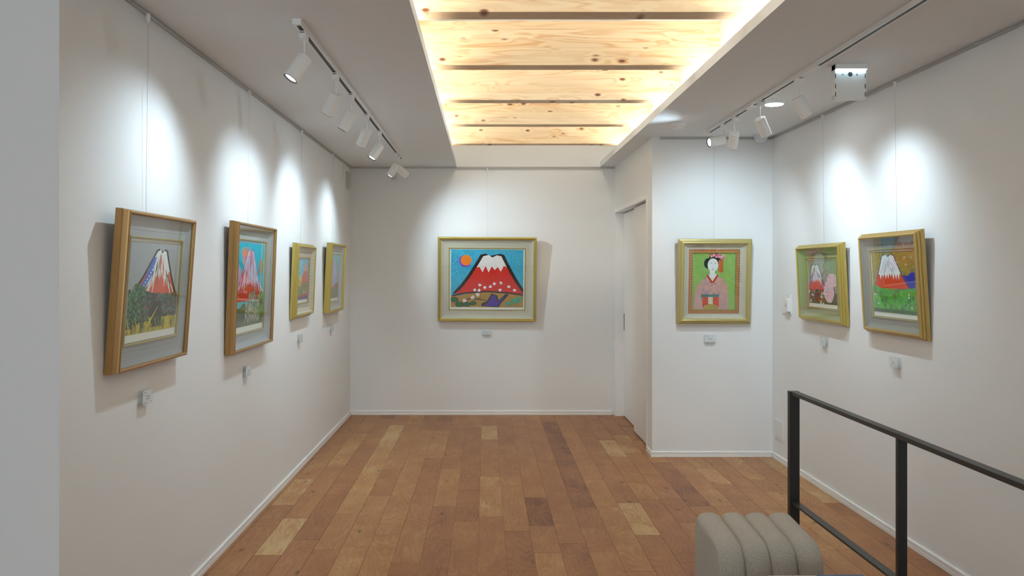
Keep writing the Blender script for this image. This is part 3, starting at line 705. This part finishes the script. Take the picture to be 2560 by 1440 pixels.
picture('framed_picture', 'L', 2.176*K, .213, .454*K, .576, .041, 'round', GOLDBROWN, GREYMAT, (.078, .090), (.004, .028, .004, .010), art_forest(),
        'brown-gilt framed print of an orange and blue peak above a dark green forest', bead=GOLDPALE, deep=.024)
picture('framed_picture', 'L', 3.108*K, .247, .521*K, .676, .026, 'round', GOLDBROWN, BLUEGREYMAT, (.092, .085), (.004, .030, .004, .010), art_pink(),
        'brown-gilt framed print of a pink-streaked red mountain under turquoise sky, blue-grey mat', bead=GOLDPALE, deep=.012)
picture('framed_picture', 'L', 3.993*K, .181, .408*K, .514, .022, 'step', GOLD, dot_mat(), (.095, .092), (.003, .022, .003, .006), art_village(),
        'stepped gold framed print of a yellow hill and red peak with a dotted cream mat', bead=GOLD, deep=.012)
picture('framed_picture', 'L', 4.806*K, .219, .457*K, .571, .028, 'flat', GOLD, SILVERMAT, (.095, .080), (.003, .022, .003, .006), art_lilac(),
        'flat-sided gold framed print of a lilac mountain with a plain grey-beige mat', bead=SILVERMAT, deep=.012)
pc = picture('framed_picture', 'F', .008, .3135, .948, .813, .055, 'lip', GOLD, CREAMMAT, (.104, .104), (.012, .022, .012, .008), art_far(),
        'large gold framed print of a red mountain with orange sun, alone on the end wall', bead=GOLD, deep=.013)
pc.rotation_euler.y += math.radians(.35)
picture('framed_picture', 'B', 1.703, .229, .545, .634, .040, 'wide', GOLDPALE, CREAMMAT, (.104, .098), (.0, .0, .0, .0), art_portrait(),
        'pale gilt framed portrait of a figure in a patterned kimono on green ground', bead=GOLD, deep=.013, band=(.020, band_mat()))
picture('framed_picture', 'R', 3.600*K, .163, .481*K, .499, .025, 'step', GOLD, OLIVEMAT, (.115, .085), (.006, .024, .003, .008), art_blossom(),
        'gold framed print of a white and blue peak with pink blossom trees, olive mat', bead=GOLD, deep=.012)
picture('framed_picture', 'R', 2.963*K, .197, .440*K, .542, .034, 'step', mat('ochre_gilt_moulding', (.50, .345, .11), .34, .5), DARKMAT, (.078, .085), (.008, .024, .004, .008), art_green(),
        'gold framed print of a white-capped red mountain over bright green hills', bead=GOLDPALE, deep=.014)

for pos, n_, zt, lb in (((XL, 2.176*K), (1, 0), .213, 'thin wire holding the forest mountain print'), ((XL, 3.108*K), (1, 0), .247, 'thin wire holding the pink-streaked mountain print'),
                        ((XL, 3.993*K), (1, 0), .181, 'thin wire holding the yellow hill print with dotted mat'), ((XL, 4.806*K), (1, 0), .219, 'thin wire holding the lilac mountain print'),
                        ((.012, D), (0, -1), .312, 'thin wire holding the red mountain print on the end wall'), ((1.708, DB), (0, -1), .229, 'thin wire holding the kimono portrait'),
                        ((XR, 3.600*K), (-1, 0), .163, 'thin wire holding the blossom tree print'), ((XR, 2.963*K), (-1, 0), .197, 'thin wire holding the green hills print')):
    hanger(pos, n_, EYE+zt, lb)

# ------------------------------------------------------------------ caption holders
INKBLK = mat('caption_ink', (.22, .22, .23), .7)
CARD = mat('caption_card', (.93, .94, .94), .6)
_n = CARD.node_tree.nodes; _l = CARD.node_tree.links      # thin printed film: part of the light passes through
_t = _n.new('ShaderNodeBsdfTransparent'); _m = _n.new('ShaderNodeMixShader'); _m.inputs[0].default_value = .14
_l.new(_n['Principled BSDF'].outputs[0], _m.inputs[1]); _l.new(_t.outputs[0], _m.inputs[2]); _l.new(_m.outputs[0], _n['Material Output'].inputs[0])
def caption(pos, wallid, ztop, label, seed, w_=.088, h_=.057):
    rz = {'L': math.pi/2, 'R': -math.pi/2, 'F': 0, 'B': 0}[wallid]
    t = empty('caption_holder', (*pos, EYE+ztop-h_), (0, 0, rz)); tag(t, label, 'caption plate', 'acrylic caption holders under the pictures')
    bm = bmesh.new(); box(bm, -w_/2, w_/2, -.022, -.019, 0, h_); bev(bm, .0005, 1)
    obj('front_plate', bm, ACRYL, t)
    bm = bmesh.new(); box(bm, -w_/2, w_/2, -.004, -.001, 0, h_); obj('back_plate', bm, ACRYL, t)
    for z in (0, h_-.0025): bxo('spacer', ACRYL, t, -w_/2, w_/2, -.019, -.004, z, z+.0025)
    cd_ = bxo('card', CARD, t, -w_/2+.003, w_/2-.003, -.0188, -.0184, .003, h_-.003)
    r = random.Random(seed); bm = bmesh.new()
    def line(x0, x1, z, s):
        x = x0
        while x < x1:
            q = min(x1, x+s*r.uniform(.6, 1.1)); box(bm, x, q, -.0226, -.0221, z-s*.26, z+s*.26); x = q+s*.22
    line(-w_/2+.008, -.012, h_-.009, .0026); line(-.016, .014, h_*.56, .0044); line(-.020, .018, h_*.38, .0036); line(-w_/2+.008, -.014, .009, .0022); line(.014, w_/2-.008, .009, .0022)
    obj('lettering', bm, INKBLK, t)
caption((XL, 2.172*K), 'L', -.457, 'clear caption holder below the forest mountain print', 1)
caption((XL, 3.095*K), 'L', -.522, 'clear caption holder below the pink-streaked mountain print', 2)
caption((XL, 3.98*K), 'L', -.451, 'clear caption holder below the yellow hill print', 3)
caption((XL, 4.80*K), 'L', -.461, 'clear caption holder below the lilac mountain print', 4)
caption((0, D), 'F', -.577, 'clear caption holder below the red mountain print on the end wall', 5)
caption((1.677, DB), 'B', -.490, 'clear caption holder below the kimono portrait', 6)
caption((XR, 3.60*K), 'R', -.428, 'clear caption holder below the blossom tree print', 7)
caption((XR, 2.974*K), 'R', -.4575, 'clear caption holder below the green hills print', 8)

# ------------------------------------------------------------------ lighting tracks and spotlights
def track(name, x, y0, y1, label, joints=()):
    t = empty(name, (x, y0, ZC)); tag(t, label, 'lighting track'); L = y1-y0
    bm = bmesh.new(); w2 = .0165; h = .020
    box(bm, -w2, w2, 0, L, -.004, 0); box(bm, -w2, -.009, 0, L, -h, -.004); box(bm, .009, w2, 0, L, -h, -.004)
    obj('track_body', bm, WHITE, t)
    bm = bmesh.new(); box(bm, -.009, .009, .0, L, -.0180, -.004); obj('power_slot', bm, BLACK, t)
    for a, b_ in [(-.004, .02), (L-.02, L+.004)]+list(joints):
        bm = bmesh.new(); box(bm, -w2-.001, w2+.001, a, b_, -h-.002, -.0005); bev(bm, .001, 1); obj('end_cap' if b_-a < .05 else 'joint_cover', bm, WHITE, t)
    return t
XT, XTR = -.75, 1.592
track('lighting_track', XT, 3.33, 7.42, 'white lighting track with six lamps running above the four-picture wall')
track('lighting_track', XTR, .8, 6.0, 'long white lighting track running over the railing side', joints=((4.0-.8, 4.27-.8),) if False else ((4.02-.8, 4.24-.8), (5.0-.8, 5.12-.8)))

bm = bmesh.new(); box(bm, -.0135, .0135, -.045, .02, -.050, -.020); bev(bm, .003, 2)
tmp = obj('adapter', bm, WHITE, smooth=True, angle=40); ME_AD = tmp.data; bpy.data.objects.remove(tmp)
bm = bmesh.new(); box(bm, -.010, .010, -.0455, -.0445, -.028, -.025); tmp = obj('latch', bm, BLACK); ME_LA = tmp.data; bpy.data.objects.remove(tmp)
bm = bmesh.new(); tube(bm, (0, 0, -.050), (0, 0, -.124), .0042, 12); tmp = obj('stem', bm, WHITE, smooth=True, angle=50); ME_ST = tmp.data; bpy.data.objects.remove(tmp)
RB, LB = .0315, .118       # body radius and length; local -z is the beam
bm = bmesh.new(); lathe(bm, [(0, .008), (RB-.003, .008), (RB, .005), (RB, -LB+.013), (RB-.0012, -LB+.012), (RB-.0012, -LB+.022), (0, -LB+.022)], 48)
tmp = obj('lamp_body', bm, WHITE, smooth=True, angle=35); ME_BO = tmp.data; bpy.data.objects.remove(tmp)
bm = bmesh.new(); lathe(bm, [(RB-.0005, -LB+.014), (RB-.0002, -LB+.0115), (RB-.0045, -LB+.0115), (RB-.0075, -LB+.017)], 48); tmp = obj('trim_ring', bm, BLACK, smooth=True, angle=35); ME_RI = tmp.data; bpy.data.objects.remove(tmp)
bm = bmesh.new(); lathe(bm, [(RB-.0055, -LB+.0165), (0, -LB+.0165)], 40); tmp = obj('lens', bm, LENS); ME_LE = tmp.data; bpy.data.objects.remove(tmp)
def put(me, name, parent):
    o = bpy.data.objects.new(name, me); C.objects.link(o); o.parent = parent; return o
def spotlight(x, y, target, label, power=1.0, size=118, blend=1.0, group='white cylinder spotlights on the lighting tracks'):
    t = empty('track_spotlight', (x, y, ZC)); tag(t, label, 'spotlight', group)
    put(ME_AD, 'adapter', t); put(ME_LA, 'latch', t); put(ME_ST, 'stem', t)
    piv = Vector((x, y, ZC-.124)); d = (Vector(target)-piv).normalized()
    b_ = put(ME_BO, 'lamp_body', t); b_.location = (0, 0, -.124); b_.rotation_euler = (-d).to_track_quat('Z', 'Y').to_euler()
    put(ME_RI, 'trim_ring', b_); put(ME_LE, 'lens', b_)
    ld = bpy.data.lights.new('spot', 'SPOT'); ld.energy = SPOT_W*power; ld.color = SPOT_COL; ld.spot_size = math.radians(size); ld.spot_blend = blend; ld.shadow_soft_size = .016
    lo = bpy.data.objects.new('spot_beam', ld); C.objects.link(lo); lo.parent = b_; lo.location = (0, 0, -LB+.006)
    return t
ztg = EYE-.02
PL = [2.176*K, 3.108*K, 3.993*K, 4.806*K]
spotlight(XT, 3.47, (XL, PL[0]-.03, EYE-.08), 'white spotlight at the near end of the four-picture track, lens glowing')
spotlight(XT, 4.20, (XL, PL[1]-.02, EYE-.08), 'white spotlight second from the near end of the four-picture track', .62)
spotlight(XT, 4.69, (XL, PL[1]+.12, EYE-.08), 'white spotlight third from the near end of the four-picture track', .62)
spotlight(XT, 5.29, (XL, PL[2]-.05, EYE-.08), 'white spotlight fourth from the near end of the four-picture track', .9)
spotlight(XT, 5.92, (XL, PL[2]-.25, EYE-.08), 'white spotlight with glowing lens hanging before the last pair on the four-picture track', .45)
spotlight(XT, 7.02, (XL, PL[3]-.20, EYE-.08), 'last-pair spotlight on the four-picture track, glowing lens turned to the side wall', 1.0)
spotlight(XT, 7.20, (.26, D, EYE-.02), 'farthest spotlight on the four-picture track, turned toward the end wall picture', 1.7, size=92)
spotlight(XTR, 4.286, (XR, 2.963*K, EYE-.08), 'white spotlight nearest the emergency light box, tilted toward the green hills print')
spotlight(XTR, 4.88, (XR, 3.600*K-.05, EYE-.08), 'white spotlight beside the round ceiling light, back cap turned to the viewer')
spotlight(XTR, 5.38, (1.69, DB, EYE-.08), 'white spotlight hanging nearly straight, aimed at the kimono portrait', 1.0)
spotlight(XTR, 5.64, (XL, 4.97, EYE+.25), 'sideways spotlight at the track end with bright lens facing the room', .95, size=100)

# ------------------------------------------------------------------ ceiling fittings
t = empty('ceiling_downlight', (1.694, 4.94, ZC)); tag(t, 'round glowing white surface light on the ceiling behind the spotlights', 'ceiling light')
bm = bmesh.new(); lathe(bm, [(0, 0), (.056, 0), (.057, -.004), (.057, -.022), (.054, -.025), (.052, -.0235)], 48); obj('housing', bm, WHITE, t, smooth=True, angle=35)
bm = bmesh.new(); lathe(bm, [(.0525, -.0235), (.05, -.027), (.035, -.029), (0, -.0295)], 48); obj('diffuser', bm, DOWN, t, smooth=True)

t = empty('emergency_light', (1.767, 4.065, ZC)); tag(t, 'white emergency guide light box hanging from the ceiling, lit along its top', 'emergency light')
bm = bmesh.new(); box(bm, -.0755, .0755, .006, .05, -.168, 0); bev(bm, .003, 2); obj('housing', bm, WHITE, t, smooth=True, angle=40)
bxo('top_cap', WHITE, t, -.0755, .0755, -.014, .045, -.025, -.0005, b=.002)
bxo('led_bar', EXITLED, t, -.074, .074, -.006, .002, -.0285, -.0262)
bm = bmesh.new()
for x in (-.073, .0705):
    for z in (-.055, -.105, -.145): box(bm, x-.0015, x+.002, .0052, .0062, z-.012, z+.010)
box(bm, -.042, -.034, .0052, .0062, -.052, -.048); box(bm, .029, .033, .0052, .0062, -.055, -.046)
obj('slots', bm, DARKSLOT, t)
bm = bmesh.new(); lathe(bm, [(0, .001), (.011, .001), (.011, 0)], 24); bmesh.ops.rotate(bm, matrix=Matrix.Rotation(math.pi/2, 3, 'X'), verts=bm.verts[:])
o = obj('sensor_window', bm, DARKSLOT, t); o.location = (-.002, .006, -.048)
bm = bmesh.new()
for z in (-.150, -.158, -.166): box(bm, -.0765, -.0758, .014, .040, z-.002, z+.002)
obj('rating_label', bm, ALU, t)

t = empty('smoke_detector', (1.308, 5.72, ZC)); tag(t, 'round white smoke detector on the ceiling near the door corner', 'smoke detector')
bm = bmesh.new(); lathe(bm, [(0, 0), (.052, 0), (.053, -.004), (.052, -.012), (.040, -.018), (.038, -.026), (.034, -.034), (.020, -.038), (0, -.038)], 40); obj('housing', bm, WHITE, t, smooth=True, angle=35)
bm = bmesh.new()
for k in range(10):
    a = 2*math.pi*k/10
    vs = [bm.verts.new(((.0385)*math.cos(a+s), (.0385)*math.sin(a+s), z)) for s, z in ((-.18, -.0225), (.18, -.0225), (.18, -.0275), (-.18, -.0275))]; bm.faces.new(vs)
obj('vents', bm, BLACK, t)
t = empty('motion_sensor', (2.03, 6.20, ZC)); tag(t, 'domed motion sensor in the ceiling corner by the jutting wall', 'sensor')
bm = bmesh.new(); lathe(bm, [(0, 0), (.054, 0), (.054, -.024), (.051, -.027), (0, -.027)], 40); obj('housing', bm, mat('grey_plastic', (.62, .64, .66), .4), t, smooth=True, angle=35)
bm = bmesh.new(); lathe(bm, [(.045, -.027)]+[(.045*math.cos(a*math.pi/16), -.027-.034*math.sin(a*math.pi/16)) for a in range(1, 8)]+[(0, -.061)], 40); obj('lens_dome', bm, mat('milky_lens', (.66, .69, .73), .3), t, smooth=True)

# ------------------------------------------------------------------ wall plates
def plate(name, loc, rz, w_, h_, label, cat, dep=.008, inner=True, m=PLATE, r=.003):
    t = empty(name, loc, (0, 0, rz)); tag(t, label, cat)
    bm = bmesh.new(); box(bm, -w_/2, w_/2, -dep, -.0003, -h_/2, h_/2); bev(bm, min(r, dep*.45), 2); obj('cover_plate', bm, m, t, smooth=True, angle=40)
    if inner:
        bm = bmesh.new(); box(bm, -w_*.36, w_*.36, -dep-.0015, -dep+.0005, -h_*.36, h_*.36); bev(bm, .0006, 1); obj('insert', bm, m, t)
    return t
RZL, RZR = math.pi/2, -math.pi/2
GREYV = mat('warm_grey_plastic', (.55, .52, .47), .5)
plate('wall_outlet', (XL, 7.75, EYE-1.148), RZL, .072, .128, 'small white outlet low on the four-picture wall near the corner', 'outlet')
t = plate('wall_vent', (XL, 7.93, EYE+.84), RZL, .16, .155, 'small grey vent cover high in the corner of the four-picture wall', 'vent', dep=.018, inner=False, m=GREYV)
bm = bmesh.new()
for k in range(6): box(bm, -.065, .065, -.0195, -.0175, -.06+k*.022, -.052+k*.022)
obj('louvre', bm, GREYV, t)
plate('cable_cover', (XL, 7.74, EYE+.895), RZL, .075, .125, 'narrow blank cover plate beside the corner vent', 'cover plate', dep=.006, m=WALL)
t = plate('room_sensor', (-.895, D, EYE+.906), 0, .062, .118, 'small white plate high on the end wall behind the farthest lamps', 'sensor', dep=.014, inner=False)
bm = bmesh.new(); lathe(bm, [(.024, 0), (.022, .012), (.010, .020), (0, .021)], 24); bmesh.ops.rotate(bm, matrix=Matrix.Rotation(math.pi/2, 3, 'X'), verts=bm.verts[:]); o = obj('lens_dome', bm, GREYV, t, smooth=True); o.location = (0, -.014, -.012)
plate('wall_outlet', (XR, 6.15, EYE-1.17), RZR, .178, .132, 'wide white outlet plate low on the wall behind the railing', 'outlet')
t = plate('wall_controller', (XR, 5.99, EYE-.245), RZR, .165, .135, 'white controller plate on the wall beside the blossom print', 'controller', dep=.008, inner=False)
bxo('control_unit', PLATE, t, .005, .085, -.030, -.008, -.050, .030, b=.003)
bm = bmesh.new()
for x in (.03, .047, .064): box(bm, x-.004, x+.004, -.0306, -.0299, -.022, .006)
obj('marking', bm, ALU, t)

# ------------------------------------------------------------------ railing
XRL = 1.531; TZ = .80
rl = empty('railing', (XRL, 4.165, 0)); tag(rl, 'black flat-bar steel railing with top and bottom rails', 'railing')
hw = .018
bxo('top_rail', STEEL, rl, -hw, hw, -3.3, .001, TZ-.017, TZ, b=.0012)
bxo('top_rail_cap', STEEL, rl, -.024, .024, .001, .034, TZ-.017, TZ, b=.0012)
bxo('bottom_rail', STEEL, rl, -hw, hw, -3.3, .0, .246, .256, b=.001)
for y, pw, pt in ((0, .024, .033), (-1.078, .017, .018), (-2.156, .017, .018), (-3.28, .024, .033)):
    bxo('post', STEEL, rl, -pw, pw, y, y+pt, .006, TZ-.017, b=.0012)
    bxo('foot_plate', STEEL, rl, -pw-.02, pw+.02, y-.02, y+pt+.02, 0, .006, b=.001)

# ------------------------------------------------------------------ channelled boucle stool
st = empty('upholstered_stool', (1.016, 3.165, 0)); tag(st, 'grey-beige boucle stool with four padded rolls, standing by the railing', 'stool')
W4 = .372/4; DEP = .395; HT = .452
def roll():
    """one padded roll running up the back, over the sloping top and down the front"""
    y0, y1 = -DEP/2, DEP/2
    ctl = []
    def arc(cx, cz, r, a0, a1, n_):
        for i in range(n_+1):
            a = math.radians(a0+(a1-a0)*i/n_); ctl.append((cx+r*math.cos(a), cz+r*math.sin(a)))
    # from the back bottom, up, over, down the front (y, z)
    ctl.append((y1, .02)); ctl.append((y1, .12)); ctl.append((y1, .24)); ctl.append((y1, .34))
    arc(y1-.075, HT-.075, .075, 12, 88, 7)
    arc(y0+.11, HT-.135, .11+.01, 96, 178, 9)
    ctl.append((y0-.002, .24)); ctl.append((y0-.002, .12)); ctl.append((y0, .02))
    P = [Vector((0, *c)) for c in ctl]; n_ = len(P); M = 16
    rings = []
    for i, p in enumerate(P):
        d = (P[min(n_-1, i+1)]-P[max(0, i-1)]).normalized(); nr = Vector((0, -d.z, d.y))
        # outward normal (away from the middle of the stool)
        if nr.dot(p-Vector((0, 0, .2))) < 0: nr = -nr
        ring = []
        for j in range(M+1):
            u = -1+2*j/M; x = W4/2*math.copysign(abs(math.sin(u*math.pi/2))**.9, u)
            s_ = abs(x)/(W4/2); drop = .036*(1-max(0, 1-s_**2.3)**.5)
            ring.append(p + Vector((x, 0, 0)) - nr*drop)
        rings.append(ring)
    bm = bmesh.new(); V = [[bm.verts.new(q) for q in r_] for r_ in rings]
    for a, b_ in zip(V, V[1:]):
        for j in range(M): bm.faces.new((a[j], a[j+1], b_[j+1], b_[j]))
    for j in (0, M):                       # flat sides
        c = [r_[j] for r_ in V]; bm.faces.new(c if j == 0 else c[::-1])
    bm.faces.new([v for v in V[0]] + [v for v in V[-1]][::-1])
    bmesh.ops.recalc_face_normals(bm, faces=bm.faces[:])
    me = bpy.data.meshes.new('roll'); bm.to_mesh(me); bm.free(); me.materials.append(BOUCLE)
    me.polygons.foreach_set('use_smooth', [True]*len(me.polygons)); me.set_sharp_from_angle(angle=math.radians(60))
    return me
me = roll()
SEAM = mat('dark_seam', (.09, .085, .08), .9)
for k in range(4):
    o = put(me, 'padded_roll', st); o.location = (-.372/2+W4*(k+.5), 0, 0); o.scale = (1.02, 1, 1)
    bm = bmesh.new(); pts = []
    for i in range(13):
        u = -.84+1.68*i/12; x = W4/2*u; dr_ = .036*(1-max(0, 1-abs(u)**2.3)**.5)
        z = .345-.10*abs(u)**4; pts.append(Vector((x, -DEP/2-.0005+dr_, z)))
    for a, b_ in zip(pts, pts[1:]): tube(bm, a, b_, .0012, 5)
    obj('seam', bm, SEAM, o)
bxo('base', BLACK, st, -.16, .16, -.17, .17, 0, .03, b=.004)

# ------------------------------------------------------------------ low table whose far edge just shows at the bottom of the picture
tb = empty('side_table', (1.00, 2.35, 0)); tag(tb, 'pale low table top just showing in front of the stool', 'table')
bxo('table_top', mat('pale_laminate', (.62, .58, .50), .5), tb, -.127, .127, -.25, .25, .44, .458, b=.003)
for x, y in ((-.10, -.22), (.10, -.22), (-.10, .22), (.10, .22)):
    bm = bmesh.new(); tube(bm, (x, y, 0), (x*.95, y*.95, .44), .011, 12); obj('leg', bm, STEEL, tb, smooth=True, angle=50)
o = bxo('booklet', mat('blue_cover', (.06, .10, .25), .5), None, -.07, .07, -.1, .1, 0, .004, b=.0008, seg=1); o.location = (1.094, 2.497, .4582)
tag(o, 'blue booklet lying on the corner of the pale low table', 'booklet')
